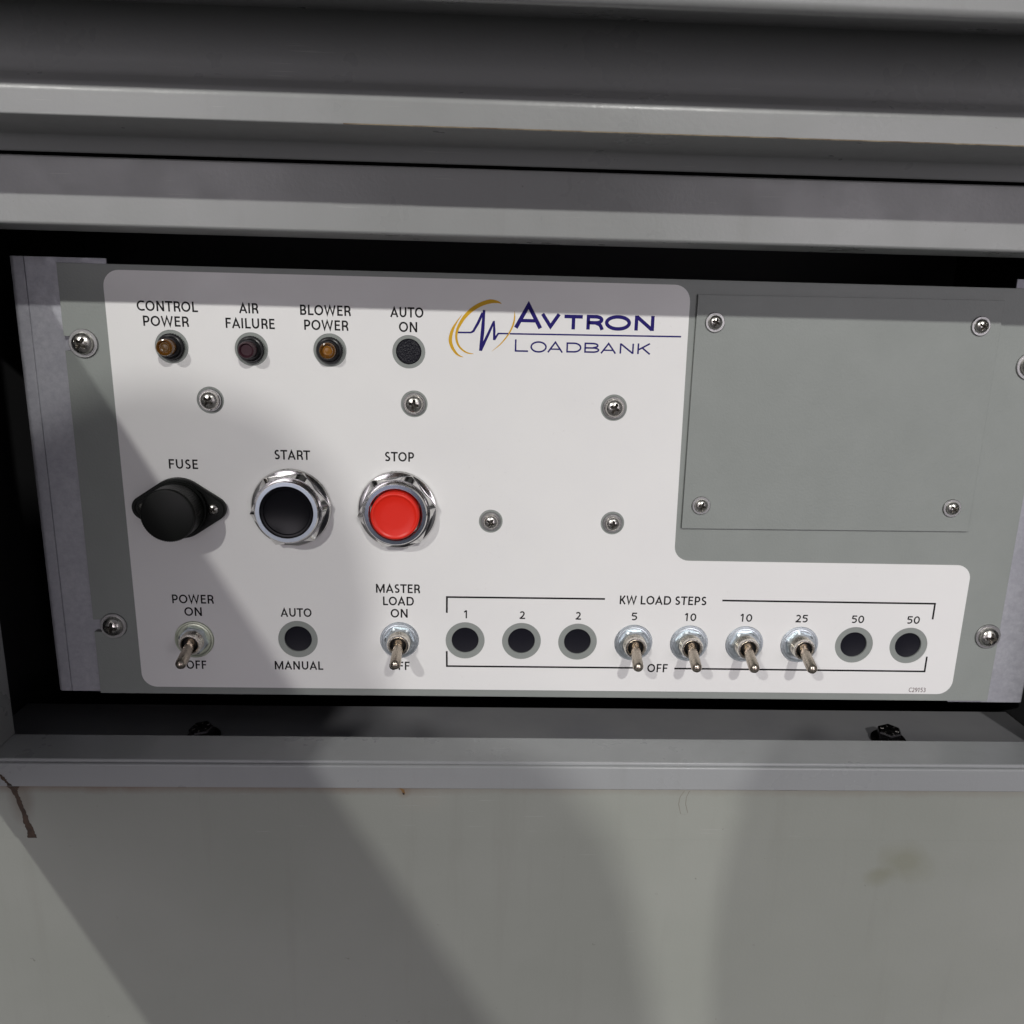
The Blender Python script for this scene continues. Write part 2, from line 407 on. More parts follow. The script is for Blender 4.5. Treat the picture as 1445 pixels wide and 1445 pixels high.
# rust drip crossing the lower left of the front
def ribbon(name, pts, ws, m, d, jit=0.25):
    b = bmesh.new(); P = []
    for i in range(len(pts) - 1):
        for j in range(6):
            t = j / 6; P.append((pts[i][0] * (1 - t) + pts[i + 1][0] * t, pts[i][1] * (1 - t) + pts[i + 1][1] * t, ws[i] * (1 - t) + ws[i + 1] * t, (pts[i][2] * (1 - t) + pts[i + 1][2] * t) if len(pts[i]) > 2 else d))
    P.append((*pts[-1][:2], ws[-1], pts[-1][2] if len(pts[-1]) > 2 else d))
    rows = []
    for x, y, w, dd in P:
        a = x - w / 2 + random.uniform(-jit, jit); c = x + w / 2 + random.uniform(-jit, jit); y += random.uniform(-jit, jit) * .5
        rows.append([b.verts.new(W(a, y, dd - 0.05)), b.verts.new(W(a + 0.15, y, dd)), b.verts.new(W(c - 0.15, y, dd)), b.verts.new(W(c, y, dd - 0.05))])
    for A, B in zip(rows, rows[1:]):
        for i in range(3): b.faces.new((A[i], A[i + 1], B[i + 1], B[i]))
    return cpart(name, b, m, None)
ribbon('rust_drip', [(-25.8, 237.0), (-24.4, 239.5), (-22.6, 242), (-21.6, 243.4)], [0.8, 2.0, 1.6, 3.0], M_rust, 51.32, 0.4)
ribbon('rust_drip', [(-21.6, 244.4), (-21.0, 246.5), (-19.8, 251.4), (-18.0, 258.5), (-17.1, 264.5), (-16.0, 268), (-15.6, 272.7)], [6.5, 2.8, 2.2, 2.4, 3.1, 3.4, 4.6], M_rust, 49.72, 0.35)
ribbon('rust_drip', [(163.8, 244.4), (165.2, 245.4), (165.7, 247.6)], [1.3, 1.6, 1.0], M_rust_l, 49.72, 0.15)
ribbon('rust_drip', [(165.4, 246.8), (165.7, 248.0)], [1.0, 0.8], M_rust, 49.8, 0.08)
ribbon('rust_drip', [(352, 244.5), (356.6, 244.6), (361, 244.5)], [1.3, 1.3, 1.3], M_rust, 49.72, 0.05)
ribbon('drip_mark', [(304.0, 245.0), (302.0, 248.5), (301.6, 252.5), (303.0, 258.0), (306.0, 258.4)], [0.22] * 5, M_mark, 49.7, 0.03)
ribbon('drip_mark', [(306.6, 245.0), (305.2, 248.5), (305.1, 252.5), (306.6, 257.5)], [0.22] * 4, M_mark, 49.7, 0.03)

# side-hinged access door, standing open about 103 degrees beyond the left edge of the view
DOOR_X, DOOR_TOP, DOOR_BOT, DOOR_W, DOOR_LEAN = -36.0, -16.0, 244.0, 545.0, 0.16
b = bmesh.new()
L_ = math.hypot(1, DOOR_LEAN)
u = Vector((-DOOR_LEAN, -1, 0)) / L_; nrm = Vector((1, -DOOR_LEAN, 0)) / L_
def dv(s, Y, t): return W(DOOR_X, Y, 51.8) + u * (s / 1000) + nrm * (t / 1000)
def dbox(b, s0, s1, Y0, Y1, t0, t1):
    vs = [b.verts.new(dv(s, Y, t)) for s in (s0, s1) for Y in (Y0, Y1) for t in (t0, t1)]
    for f in ((0, 1, 3, 2), (4, 6, 7, 5), (0, 4, 5, 1), (2, 3, 7, 6), (0, 2, 6, 4), (1, 5, 7, 3)): b.faces.new([vs[i] for i in f])
dbox(b, 0, DOOR_W, DOOR_TOP, DOOR_BOT, -1.5, 0)
dbox(b, 60, DOOR_W - 60, 95, 125, 0.1, 9)
dbox(b, 318, DOOR_W, DOOR_TOP, DOOR_TOP + 26, 0.1, 17)     # box added on the free half of the top edge to widen the door's shadow
door = cpart('access_door', b, M_paint, None, 'open side-hinged access door left of the panel')
for Yh in (25, 165):
    b = bmesh.new()
    for k in range(16):
        pass
    cyl = [[b.verts.new(W(DOOR_X - 4 + 3 * math.cos(2 * PI * k / 16), Y, 53 + 3 * math.sin(2 * PI * k / 16))) for k in range(16)] for Y in (Yh, Yh + 26)]
    for k in range(16): b.faces.new((cyl[0][k], cyl[0][(k + 1) % 16], cyl[1][(k + 1) % 16], cyl[1][k]))
    b.faces.new(cyl[0]); b.faces.new(cyl[1])
    h = obj('hinge', b, M_screw, door, None, 40)

# ------------------------------------------------------------------ the control panel
pan = thing('control_panel', 'grey rack panel with white printed label, switches and buttons', 'control panel', W(0, 220, 0))
def ppart(name, me, m, smooth=None, label=None, parent=None):
    """mesh in panel coordinates (origin at the panel's top left corner)"""
    o = obj(name, me, m, None, None, smooth, label)
    if parent is None: o.parent = pan; o.matrix_parent_inverse = Matrix.Translation(-pan.location)
    else: o.parent = parent
    return o
def place(o, X, Y, d=0):
    """a part of the panel with its own origin"""
    o.parent = pan; o.location = W(X, Y, d) - pan.location; return o
LX = [193.7 + 29.97 * k for k in range(9)]; LYY = 187.5
open_holes = [0, 1, 2, 7, 8]; toggles = [(LX[k], LYY) for k in (3, 4, 5, 6)] + [(159.0, 187.6), (51.6, 188.6)]
HX = [(LX[k], LYY) for k in open_holes] + [(105.6, 187.9)]
def xy(p): return (p[0], -p[1])
# plate with holes and open mounting slots
def slotted_outline():
    w, h = 482.6, 220.0; P = []
    P += [(0, 0), (w, 0)]
    for Y in (37.2, 181.7): P += [(w, Y - 3.4)] + [(473.5 + 3.4 * math.cos(a), Y + 3.4 * math.sin(a)) for a in [-PI / 2 - k * PI / 10 for k in range(11)]] + [(w, Y + 3.4)]
    P += [(w, h), (0, h)]
    for Y in (181.7, 37.2): P += [(0, Y + 3.4)] + [(9.5 + 3.4 * math.cos(a), Y + 3.4 * math.sin(a)) for a in [PI / 2 - k * PI / 10 for k in range(11)]] + [(0, Y - 3.4)]
    return [(x, -y) for x, y in P]
loops = [slotted_outline()]
for p in HX: loops.append(circle(p[0], -p[1], 7.15))
loops.append(circle(164.6, -37.3, 6.15))
ppart('panel_plate', curve_mesh(loops, 1.45, -1.6, 0.15), M_panel)
# hole plugs
for i, p in enumerate(HX):
    b = bmesh.new(); lathe(b, [(0, -1.1), (6.6, -1.1), (7.1, -0.9), (7.1, -3), (0, -3)], 40)
    if i == 0: plug_me = place(obj('hole_plug', b, M_plug, None, None, 30), *p); plug_data = plug_me.data
    else: b.free(); place(obj('hole_plug', plug_data, None), *p)
b = bmesh.new(); lathe(b, [(0, -0.2), (5.6, -0.25), (6.1, -0.7), (6.1, -3), (0, -3)], 40)
place(obj('hole_plug', b, M_plug_t, None, None, 30, 'black textured plug below AUTO ON'), 164.6, 37.3)

# face label: L-shaped with round cut-outs
r = 7.8
outl = arcs([(21.0, -2.6, r), (300.4, -2.6, r), (302.2, -141.4, r), (461.2, -141.6, r), (461.2, -215.9, r), (22.6, -215.9, r)], True)
loops = [outl] + [circle(p[0], -p[1], 10.35) for p in HX] + [circle(p[0], -p[1], 9.6) for p in toggles]
lampxy = [(50.9, 37.6), (88.9, 37.9), (126.6, 37.5)]
loops += [circle(x, -y, 8.0) for x, y in lampxy] + [circle(164.7, -37.4, 8.0)]
scr_up = [(67.7, 62.9), (167.2, 62.6), (266.3, 62.4)]; scr_lo = [(206.1, 121.8), (268.8, 121.7)]
loops += [circle(x, -y, 6.6) for x, y in scr_up] + [circle(x, -y, 6.1) for x, y in scr_lo]
lab = ppart('face_label', curve_mesh(loops, 0.12, 0.14), M_label, None, 'white printed label with rounded corners and round cut-outs')
def ink(name, me, m, X, Y, label=None):
    o = obj(name, me, m, lab); o.location = W(X, Y, 0) - Vector((0, 0, 0))
    if label: o['label'] = label
    return o
def arc_pts(P, n=6):
    """Catmull-Rom through P"""
    Q = [P[0]] + P + [P[-1]]; o = []
    for i in range(1, len(Q) - 2):
        p0, p1, p2, p3 = [Vector(v) for v in Q[i - 1:i + 3]]
        for j in range(n):
            t = j / n
            v = 0.5 * ((2 * p1) + (p2 - p0) * t + (2 * p0 - 5 * p1 + 4 * p2 - p3) * t * t + (3 * p1 - p0 - 3 * p2 + p3) * t ** 3); o.append((v.x, v.y))
    o.append(tuple(P[-1])); return o
def ell(a0, a1, cx, cy, rx, ry, n=28): return [(cx + rx * math.cos(a0 + (a1 - a0) * k / n), cy + ry * math.sin(a0 + (a1 - a0) * k / n)) for k in range(n + 1)]
def glyph(b, c, x0, x1, y0, y1, t, z0=0.31):
    """one character as flat ink strokes of width t between x0..x1 and base y0, top y1 (Y down)"""
    w = x1 - x0; h = y0 - y1; z = z0
    ex, ey = t / 2 / w, t / 2 / h
    def S(pts, cl=False, tt=None):
        nonlocal z
        z += 0.004
        stroke(b, [(x0 + px * w, -(y0 - py * h)) for px, py in pts], tt or t, z, cl)
    def CR(P, n=5):
        return arc_pts([(px, py) for px, py in P], n)
    def ins(P): return [(ex + px * (1 - 2 * ex), ey + py * (1 - 2 * ey)) for px, py in P]
    if c == 'A': S([(ex * 1.1, 0), (0.5, 1 - ey * 1.3), (1 - ex * 1.1, 0)]); S([(0.21, 0.29), (0.79, 0.29)], tt=t * 0.85)
    if c == 'V': S([(ex * 1.1, 1), (0.5, ey * 1.3), (1 - ex * 1.1, 1)])
    if c == 'W': S([(ex * 1.1, 1), (0.27, ey), (0.5, 1 - ey), (0.73, ey), (1 - ex * 1.1, 1)], tt=t * .95)
    if c == 'M': S([(ex * 1.3, 0), (0.11, 1)]); S([(0.13, 1 - ey * .5), (0.5, 0.12), (0.87, 1 - ey * .5)], tt=t * .9); S([(0.89, 1), (1 - ex * 1.3, 0)])
    if c == 'T': S([(0, 1 - ey), (1, 1 - ey)]); S([(0.5, 0), (0.5, 1 - ey)])
    if c == 'I': S([(0.5, 0), (0.5, 1)])
    if c == 'E': S([(1, ey), (ex, ey), (ex, 1 - ey), (0.97, 1 - ey)]); S([(ex, 0.53), (0.9, 0.53)], tt=t * .92)
    if c == 'F': S([(ex, 0), (ex, 1 - ey), (1, 1 - ey)]); S([(ex, 0.50), (0.92, 0.50)], tt=t * .92)
    if c == 'N': S([(ex, 0), (ex, 1)]); S([(1 - ex, 0), (1 - ex, 1)]); S([(ex * 1.2, 1 - ey * .6), (1 - ex * 1.2, ey * .6)])
    if c in 'O0': S(ell(0, 2 * PI, 0.5, 0.5, 0.5 - ex, 0.5 - ey, 40)[:-1], True)
    if c == 'C': S([(1, 0.92), (0.92, 1 - ey * 1.35)] + ell(rad(72), rad(288), 0.62, 0.5, 0.62 - ex, 0.5 - ey, 24) + [(0.92, ey * 1.35), (1, 0.085)])
    if c == 'L': S([(ex, 1), (ex, ey), (1, ey)])
    if c == 'U': S([(ex, 1), (ex, 0.4)] + ell(PI, 2 * PI, 0.5, 0.4, 0.5 - ex, 0.4 - ey, 18)[1:-1] + [(1 - ex, 0.4), (1 - ex, 1)])
    if c == 'D': S([(ex, ey), (0.5, ey)] + ell(-PI / 2, PI / 2, 0.5, 0.5, 0.5 - ex, 0.5 - ey, 16)[1:] + [(ex, 1 - ey)], True)
    if c == 'B':
        S([(ex, ey), (0.6, ey)] + ell(-PI / 2, PI / 2, 0.6, 0.28, 0.4 - ex, 0.28 - ey, 12)[1:] + [(ex, 0.56 - ey)], True)
        S([(ex, 0.56 - ey), (0.56, 0.56 - ey)] + ell(-PI / 2, PI / 2, 0.56, 0.76 - ey * .5, 0.38 - ex, 0.24 - ey * .5, 12)[1:] + [(ex, 1 - ey)], True)
    if c == 'P': S([(ex, 0), (ex, 1 - ey), (0.5, 1 - ey)] + ell(PI / 2, -PI / 2, 0.5, 0.69 - ey * .3, 0.5 - ex, 0.31 - ey * .7, 14)[1:] + [(ex, 0.38 + ey * .4)])
    if c == 'R':
        S([(ex, 0), (ex, 1 - ey), (0.52, 1 - ey)] + ell(PI / 2, -PI / 2, 0.52, 0.71 - ey * .3, 0.42 - ex, 0.29 - ey * .7, 14)[1:] + [(ex, 0.42 + ey * .4)])
        S([(0.50, 0.42 + ey * .4), (0.74, 0.36), (0.82, 0.22), (1 - ex * 1.1, 0)])
    if c == 'K': S([(ex, 0), (ex, 1)]); S([(1 - ex * 1.4, 1), (ex * 2, 0.42)]); S([(0.36, 0.58), (1 - ex, 0)])
    if c == 'S': S(CR(ins([(0.90, 0.92), (0.62, 1.0), (0.32, 0.96), (0.10, 0.78), (0.22, 0.60), (0.52, 0.49), (0.86, 0.38), (0.98, 0.22), (0.78, 0.04), (0.42, 0.0), (0.04, 0.08)])))
    if c == '1': S([(0.04, 0.78), (0.62, 0.96), (0.72, 0.94)]); S([(0.72, 0), (0.72, 1)])
    if c == '2': S(CR(ins([(0.04, 0.86), (0.28, 0.98), (0.58, 0.99), (0.86, 0.84), (0.86, 0.62), (0.55, 0.30), (0.06, 0.0)]))); S([(0.05, ey), (1, ey)])
    if c == '3': S(CR(ins([(0.05, 0.92), (0.4, 1.0), (0.82, 0.88), (0.78, 0.62), (0.36, 0.54)]))); S(CR(ins([(0.36, 0.54), (0.86, 0.46), (0.96, 0.2), (0.6, 0.0), (0.02, 0.07)])))
    if c == '5': S(CR(ins([(0.03, 0.06), (0.4, 0.0), (0.82, 0.1), (0.98, 0.33), (0.8, 0.55), (0.4, 0.6), (0.14, 0.57)]))); S([(0.14, 0.55), (0.22, 1 - ey), (0.93, 1 - ey)])
    if c == '9': S(ell(0, 2 * PI, 0.48, 0.68, 0.46 - ex, 0.32 - ey, 28)[:-1], True); S(CR(ins([(0.98, 0.7), (0.9, 0.36), (0.62, 0.1), (0.18, 0.0)])))
GL = dict(A=(3, 606, 3), B=(76, 428, 38), C=(35, 510, 35), D=(76, 552, 38), E=(76, 376, 40), F=(76, 368, 43), I=(76, 88, 76), K=(76, 463, 3), L=(76, 380, 16), M=(55, 694, 55), N=(76, 506, 76),
          O=(36, 617, 36), P=(76, 420, 36), R=(76, 450, 12), S=(42, 410, 41), T=(1, 495, 1), U=(75, 497, 75), V=(0, 560, 0), W=(15, 816, 15))
GL.update({' ': (0, 212, 0), '0': (33, 447, 33), '1': (80, 230, 150), '2': (38, 430, 45), '3': (40, 420, 53), '5': (45, 420, 48), '9': (33, 447, 33)})
def print_text(s, w, cap, th=0.165):
    """humanist sans lettering fitted to width w and cap height cap, baseline at 0"""
    tot = sum(sum(GL[c]) for c in s) - GL[s[0]][0] - GL[s[-1]][2]
    k = w / tot; x = -w / 2 - GL[s[0]][0] * k; b = bmesh.new()
    for c in s:
        a, g, r_ = GL[c]
        if c != ' ': glyph(b, c, x + a * k, x + (a + g) * k, 0, -cap, th * cap)
        x += (a + g + r_) * k
    return b
TX = [('CONTROL', 50.2, 28.7, 21.1), ('POWER', 49.1, 21.6, 28.1), ('AIR', 88.5, 9.3, 21.05), ('FAILURE', 88.9, 23.3, 28.15), ('BLOWER', 125.0, 24.2, 21.15),
      ('POWER', 125.2, 21.2, 28.1), ('AUTO', 163.8, 16.0, 21.1), ('ON', 164.4, 8.8, 28.0), ('FUSE', 52.4, 14.3, 97.4), ('START', 106.4, 17.8, 91.7), ('STOP', 159.7, 14.7, 91.6),
      ('POWER', 52.3, 21.4, 168.6), ('ON', 51.9, 9.0, 175.5), ('OFF', 51.6, 10.5, 205.4), ('AUTO', 105.1, 16.2, 175.3), ('MANUAL', 105.5, 25.7, 205.2), ('MASTER', 158.4, 23.1, 161.3),
      ('LOAD', 158.6, 16.1, 168.2), ('ON', 158.9, 8.9, 175.0), ('OFF', 158.8, 10.8, 204.8), ('KW LOAD STEPS', 298.1, 46.2, 165.9), ('OFF', 297.6, 11.0, 204.6)]
for s, x, w, yb in TX:
    ink('lettering', print_text(s, w, 4.82), M_ink, x, yb, s + ' in thin black capitals')
for s, x, w in (('1', 193.8, 1.7), ('2', 223.7, 3.0), ('2', 253.4, 3.0), ('5', 283.3, 3.1), ('10', 313.4, 6.1), ('10', 343.4, 6.3), ('25', 373.3, 6.7), ('50', 403.8, 6.8), ('50', 434.1, 7.0)):
    ink('lettering', print_text(s, w, 4.35, 0.165), M_ink, x, 174.9, s + ' above its load step')
ink('lettering', print_text('C29153', 9.4, 2.6, 0.12), M_ink_small, 442.1, 214.8, 'C29153 in tiny brownish print')
for pts in ([(183.9, -172.0), (183.9, -163.2), (267.1, -163.1)], [(329.6, -163.1), (444.5, -163.3), (444.5, -172.2)], [(184.0, -193.7), (184.1, -202.3), (288.9, -202.2)], [(306.8, -202.3), (444.6, -202.5), (444.6, -193.8)]):
    b = bmesh.new(); stroke(b, pts, 0.95); ink('bracket_line', b, M_ink, 0, 0)

# logo: gold crescents, heartbeat line, wide navy capitals
def pix(zx, zy):     # pixel of the 14.45x enlargement -> panel mm, by a local affine fit
    u_ = 625 + zx / 14.45; v_ = 415 + zy / 14.45
    return (184.6 + (u_ - 635) * 0.3752 + (v_ - 472) * 0.008, -(28.7 + (v_ - 472.2) * 0.3405 - (u_ - 635) * 0.0065))
def crescent(cl, ws):
    pts = arc_pts([pix(*c) for c in cl]); n = len(pts); k = len(cl) - 1
    wl = []
    for i in range(n):
        t = i / (n - 1) * k; a = min(int(t), k - 1); f = t - a; wl.append(ws[a] * (1 - f) + ws[a + 1] * f)
    b = bmesh.new(); stroke(b, pts, wl, 0.31); return b
ink('logo_crescent', crescent([(1110, 205), (1040, 170), (900, 160), (720, 220), (560, 325), (430, 460), (330, 620), (275, 760), (262, 900), (300, 1040), (370, 1130), (470, 1195), (580, 1212)],
    [0.1, 1.0, 2.0, 1.9, 1.9, 1.7, 1.45, 1.2, 1.1, 1.0, 0.85, 0.7, 0.2]), M_gold, 0, 0)
ink('logo_crescent', crescent([(380, 420), (270, 580), (190, 740), (150, 920), (175, 1060), (245, 1190), (320, 1255), (390, 1280)], [0.05, 0.7, 1.4, 1.7, 1.5, 1.2, 0.7, 0.1]), M_gold, 0, 0)
ink('logo_crescent', crescent([(1350, 345), (1352, 460), (1330, 600), (1265, 760), (1170, 910), (1060, 1040), (920, 1160)], [0.05, 0.6, 0.85, 0.7, 0.6, 0.45, 0.05]), M_gold, 0, 0)
b = bmesh.new()
stroke(b, [pix(*c) for c in [(295, 782), (530, 782), (575, 760)]], [0.8, 0.8, 1.1], 0.32)
stroke(b, [pix(*c) for c in [(575, 765), (665, 600), (760, 385)]], [1.1, 1.3, 1.3], 0.325)
stroke(b, [pix(*c) for c in [(785, 330), (755, 740), (712, 1150)]], [1.2, 1.75, 1.5], 0.33)
stroke(b, [pix(*c) for c in [(712, 1140), (850, 830), (965, 560)]], [1.5, 1.3, 1.0], 0.335)
stroke(b, [pix(*c) for c in [(968, 545), (972, 740), (968, 930)]], [0.8, 1.2, 1.1], 0.34)
stroke(b, [pix(*c) for c in [(968, 925), (1045, 800), (1075, 797)]], [1.1, 0.85, 0.7], 0.345)
stroke(b, [pix(1070, 797), pix(1235, 799)], 0.72, 0.35)
stroke(b, [pix(1262, 801), (297.4, -27.0)], 0.72, 0.35)
ink('logo_pulse_line', b, M_navy, 0, 0)
def letters(spec, th, name, lab_):
    b = bmesh.new()
    for ch, x0, x1, y0, y1 in spec: glyph(b, ch[0], x0, x1, y0, y1, th * (1.12 if ch[-1] == '*' else 1))
    return ink(name, b, M_navy, 0, 0, lab_)
letters([('A*', 215.4, 229.4, 24.7, 12.6), ('V', 228.3, 238.2, 24.8, 17.8), ('T', 239.9, 248.8, 24.8, 17.9), ('R', 250.7, 259.4, 24.7, 17.7), ('O', 261.2 - 1.5, 272.4, 24.9, 17.5), ('N', 274.2, 283.8, 24.6, 17.5)], 1.7, 'logo_lettering', 'AVTRON in wide navy capitals')
letters([('L', 216.2, 222.7, 36.1, 30.2), ('O', 223.8, 231.8, 36.3, 30.8), ('A', 232.0, 239.9, 36.0, 30.6), ('D', 241.4, 248.8, 35.9, 31.0), ('B', 250.2, 257.6, 35.8, 30.9), ('A', 258.1, 266.0, 35.9, 30.6), ('N', 267.6, 274.5, 35.8, 30.9), ('K', 276.3, 282.9, 35.8, 30.7)], 0.78, 'logo_lettering', 'LOADBANK in thin wide navy capitals')

# cover plate
b = bmesh.new()
me = curve_mesh([[(304.0, -6.9), (454.9, -5.9), (455.3, -122.8), (304.6, -123.6)]], 0.65, 0.75, 0.12)
ppart('cover_plate', me, M_panel, None, 'blank grey plate with four screws')
b.free()

# pan-head screw: domed head with a cross recess, washers below
def screw_mesh(R_, H_, n=56):
    b = bmesh.new(); G = {}
    sph = (R_ * R_ + H_ * H_) / (2 * H_)
    for i in range(n + 1):
        for j in range(n + 1):
            u_ = -1 + 2 * i / n; v_ = -1 + 2 * j / n
            x = u_ * math.sqrt(1 - v_ * v_ / 2); y = v_ * math.sqrt(1 - u_ * u_ / 2)
            X, Y = x * R_, y * R_; rr = math.hypot(X, Y)
            edge = min(1, (R_ - rr) / (0.12 * R_))
            z = math.sqrt(max(0, sph * sph - rr * rr)) - (sph - H_)
            z = z * 0.72 + H_ * 0.28 * math.sqrt(max(0, 1 - (1 - edge) ** 2))
            a, c = abs(X) / R_, abs(Y) / R_
            lo, hi = min(a, c), max(a, c)
            wdt = 0.115 * (1 - 0.35 * hi)
            f = max(0, min(1, (wdt + 0.045 - lo) / 0.05)) * max(0, min(1, (0.56 - hi) / 0.07))
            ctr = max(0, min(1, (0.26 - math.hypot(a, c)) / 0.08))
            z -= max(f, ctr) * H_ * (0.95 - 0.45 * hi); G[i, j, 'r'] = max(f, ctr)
            G[i, j] = b.verts.new(F(X, Y, max(z, 0.05 if rr < R_ * .98 else 0)))
    for i in range(n):
        for j in range(n): b.faces.new((G[i, j], G[i + 1, j], G[i + 1, j + 1], G[i, j + 1]))
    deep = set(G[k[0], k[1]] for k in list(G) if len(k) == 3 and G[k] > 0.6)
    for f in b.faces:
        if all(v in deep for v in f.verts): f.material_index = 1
    me = bpy.data.meshes.new('screw'); bmesh.ops.recalc_face_normals(b, faces=b.faces[:]); b.to_mesh(me); b.free(); me.materials.append(M_screw); me.materials.append(M_recess_shade); shade(me, 50)
    return me
def ring_mesh(ro, ri, h0, h1, m, gap=False):
    b = bmesh.new(); c = min(0.25, (h1 - h0) * 0.3)
    lathe(b, [(ri, h0), (ro, h0), (ro, h1 - c), (ro - c, h1), (ri + c * .5, h1), (ri, h1 - c * .5)], 44, closed=True)
    me = bpy.data.meshes.new('washer'); bmesh.ops.recalc_face_normals(b, faces=b.faces[:]); b.to_mesh(me); b.free(); me.materials.append(m); shade(me, 35); return me
def split_ring(ro, ri, h0, h1, m):
    b = bmesh.new(); n = 40; rows = []
    for k in range(n + 1):
        a = rad(14) + (2 * PI - rad(20)) * k / n; z = (h1 - h0) * 0.25 * k / n
        rows.append([b.verts.new(F(r_ * math.cos(a), r_ * math.sin(a), hh)) for r_, hh in ((ri, h0), (ro, h0), (ro, h1 + z - .15), (ro - .15, h1 + z), (ri, h1 + z))])
    for A, B in zip(rows, rows[1:]):
        for i in range(5): b.faces.new((A[i], A[(i + 1) % 5], B[(i + 1) % 5], B[i]))
    b.faces.new(rows[0]); b.faces.new(rows[-1])
    me = bpy.data.meshes.new('lock_washer'); bmesh.ops.recalc_face_normals(b, faces=b.faces[:]); b.to_mesh(me); b.free(); me.materials.append(m); shade(me, 35); return me
kits = {}
def screw(X, Y, base, kind, rot):
    """kind: (head radius, head height, flat washer radius, lock washer?)"""
    hr, hh, wr, lock = kind
    if kind not in kits:
        kits[kind] = (screw_mesh(hr, hh), ring_mesh(wr, hr * 0.45, 0, 0.9, M_dull), split_ring(hr * 1.07, hr * 0.5, 0.9, 1.9, M_screw) if lock else None)
    hm, wm, lm = kits[kind]
    up = 1.9 if lock else 0.9
    s = obj('screw', hm, None); s.rotation_euler = (0, rad(rot), 0); place(s, X, Y, base + up)
    w = obj('washer', wm, None, s); w.location = (0, up / 1000, 0)
    if lm: l = obj('lock_washer', lm, None, s); l.location = (0, up / 1000, 0); l.rotation_euler = (0, random.uniform(0, 6), 0)
    return s
K_up = (4.4, 2.7, 5.6, 1); K_lo = (3.6, 2.3, 5.0, 1); K_rack = (5.3, 3.6, 6.9, 0); K_cov = (3.45, 2.4, 4.75, 0)
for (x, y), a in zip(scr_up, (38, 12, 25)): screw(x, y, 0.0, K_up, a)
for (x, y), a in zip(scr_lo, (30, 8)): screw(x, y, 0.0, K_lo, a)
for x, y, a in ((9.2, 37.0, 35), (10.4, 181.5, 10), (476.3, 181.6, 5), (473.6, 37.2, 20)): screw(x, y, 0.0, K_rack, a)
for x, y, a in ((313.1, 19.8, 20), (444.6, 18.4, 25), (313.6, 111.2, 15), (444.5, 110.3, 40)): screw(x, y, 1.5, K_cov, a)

# indicator lamps: knurled black collar, protruding lens
def knurl(r, k, h): return r + (0.34 if (k % 4 < 2) else 0.0)
def indicator(X, Y, lens, core, label, hl):
    b = bmesh.new()
    lathe(b, [(0, 0.0), (6.0, 0.0), (6.0, 2.2)], 128, rfun=knurl); lathe(b, [(6.34, 2.2), (6.0, 2.6), (5.6, 2.6)], 64)
    lathe(b, [(5.6, 2.6), (5.1, 2.8), (5.0, 4.6), (4.6, 5.0), (0, 5.0)], 64)
    c = place(obj('indicator_lamp', b, M_black, None, None, 20, label), X, Y, 0.0)
    b = bmesh.new()
    lathe(b, [(3.9, 5.0), (3.95, hl - 0.8), (3.7, hl - 0.15), (3.2, hl), (2.9, hl - 0.3), (2.6, hl - 1.0), (0, hl - 1.1)], 40)
    obj('lens', b, lens, c, None, 30)
    if core:
        b = bmesh.new(); lathe(b, [(2.3, hl - 1.05), (1.9, hl - 0.75), (1.5, hl - 0.95), (0.9, hl - 0.9), (0, hl - 0.6)], 32)
        obj('lens_core', b, core, c, None, 30)
indicator(50.9, 37.6, M_amber, M_amber_dk, 'amber lamp lens below CONTROL POWER', 10.2)
indicator(88.9, 37.9, M_maroon, None, 'dark maroon lamp lens below AIR FAILURE', 9.6)
indicator(126.6, 37.5, M_amber, M_amber_in, 'amber lamp lens below BLOWER POWER', 7.6)

# START and STOP push buttons
def hexagon_ring(b, af, ri, h0, h1, n=6, ph=0.0, cham=1.2):
    R_ = af / 2 / math.cos(PI / n); m = n * 8; rows = []
    def pr(a, R2): 
        k = (a - ph) % (2 * PI / n) - PI / n
        return min(af / 2 / math.cos(k), R2)
    for rr, hh in (('i', h0), ('o', h0), ('o', h1 - cham), ('c', h1), ('i', h1)):
        row = []
        for k in range(m):
            a = 2 * PI * k / m
            r_ = ri if rr == 'i' else pr(a, R_) if rr == 'o' else pr(a, af / 2 * 0.985)
            row.append(b.verts.new(F(r_ * math.cos(a), r_ * math.sin(a), hh)))
        rows.append(row)
    rows.append(rows[0])
    for A, B in zip(rows, rows[1:]):
        for k in range(m): b.faces.new((A[k], A[(k + 1) % m], B[(k + 1) % m], B[k]))
def push_button(X, Y, bez, label):
    b = bmesh.new()
    lathe(b, [(14.2, 0.3), (20.0, 0.3), (20.2, 0.9), (19.6, 1.7), (17.6, 2.3), (14.2, 2.3)], 96, closed=True)
    c = place(obj('push_button', b, M_chrome, None, None, 30, label), X, Y, 0.0)
    b = bmesh.new(); hexagon_ring(b, 34.6, 14.2, 2.3, 7.2, 6, rad(8), 2.2)
    obj('hex_nut', b, M_chrome, c, None, 22)
    b = bmesh.new()
    lathe(b, [(15.0, 7.0), (15.7, 7.6), (15.8, 10.2), (15.3, 10.9), (13.3, 11.0), (13.0, 10.5), (13.0, 7.0)], 96, closed=True)
    bz = obj('bezel', b, M_chrome, c, None, 30)
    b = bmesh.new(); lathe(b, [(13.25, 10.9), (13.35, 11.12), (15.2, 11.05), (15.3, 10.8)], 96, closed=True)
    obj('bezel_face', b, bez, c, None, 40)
    return c
pb = push_button(104.9, 116.4, M_bezel_refl_pale, 'flush black START button in a bezel coloured as a pale reflection')
b = bmesh.new(); lathe(b, [(12.9, 6.5), (12.9, 10.4), (12.5, 10.9), (11.6, 10.8), (11.2, 10.2), (8, 9.7), (0, 9.5)], 72); obj('button_cap', b, M_black_gloss, pb, None, 40)
pb = push_button(158.6, 116.6, M_bezel_refl_dark, 'protruding red STOP button in a bezel coloured as a dark reflection')
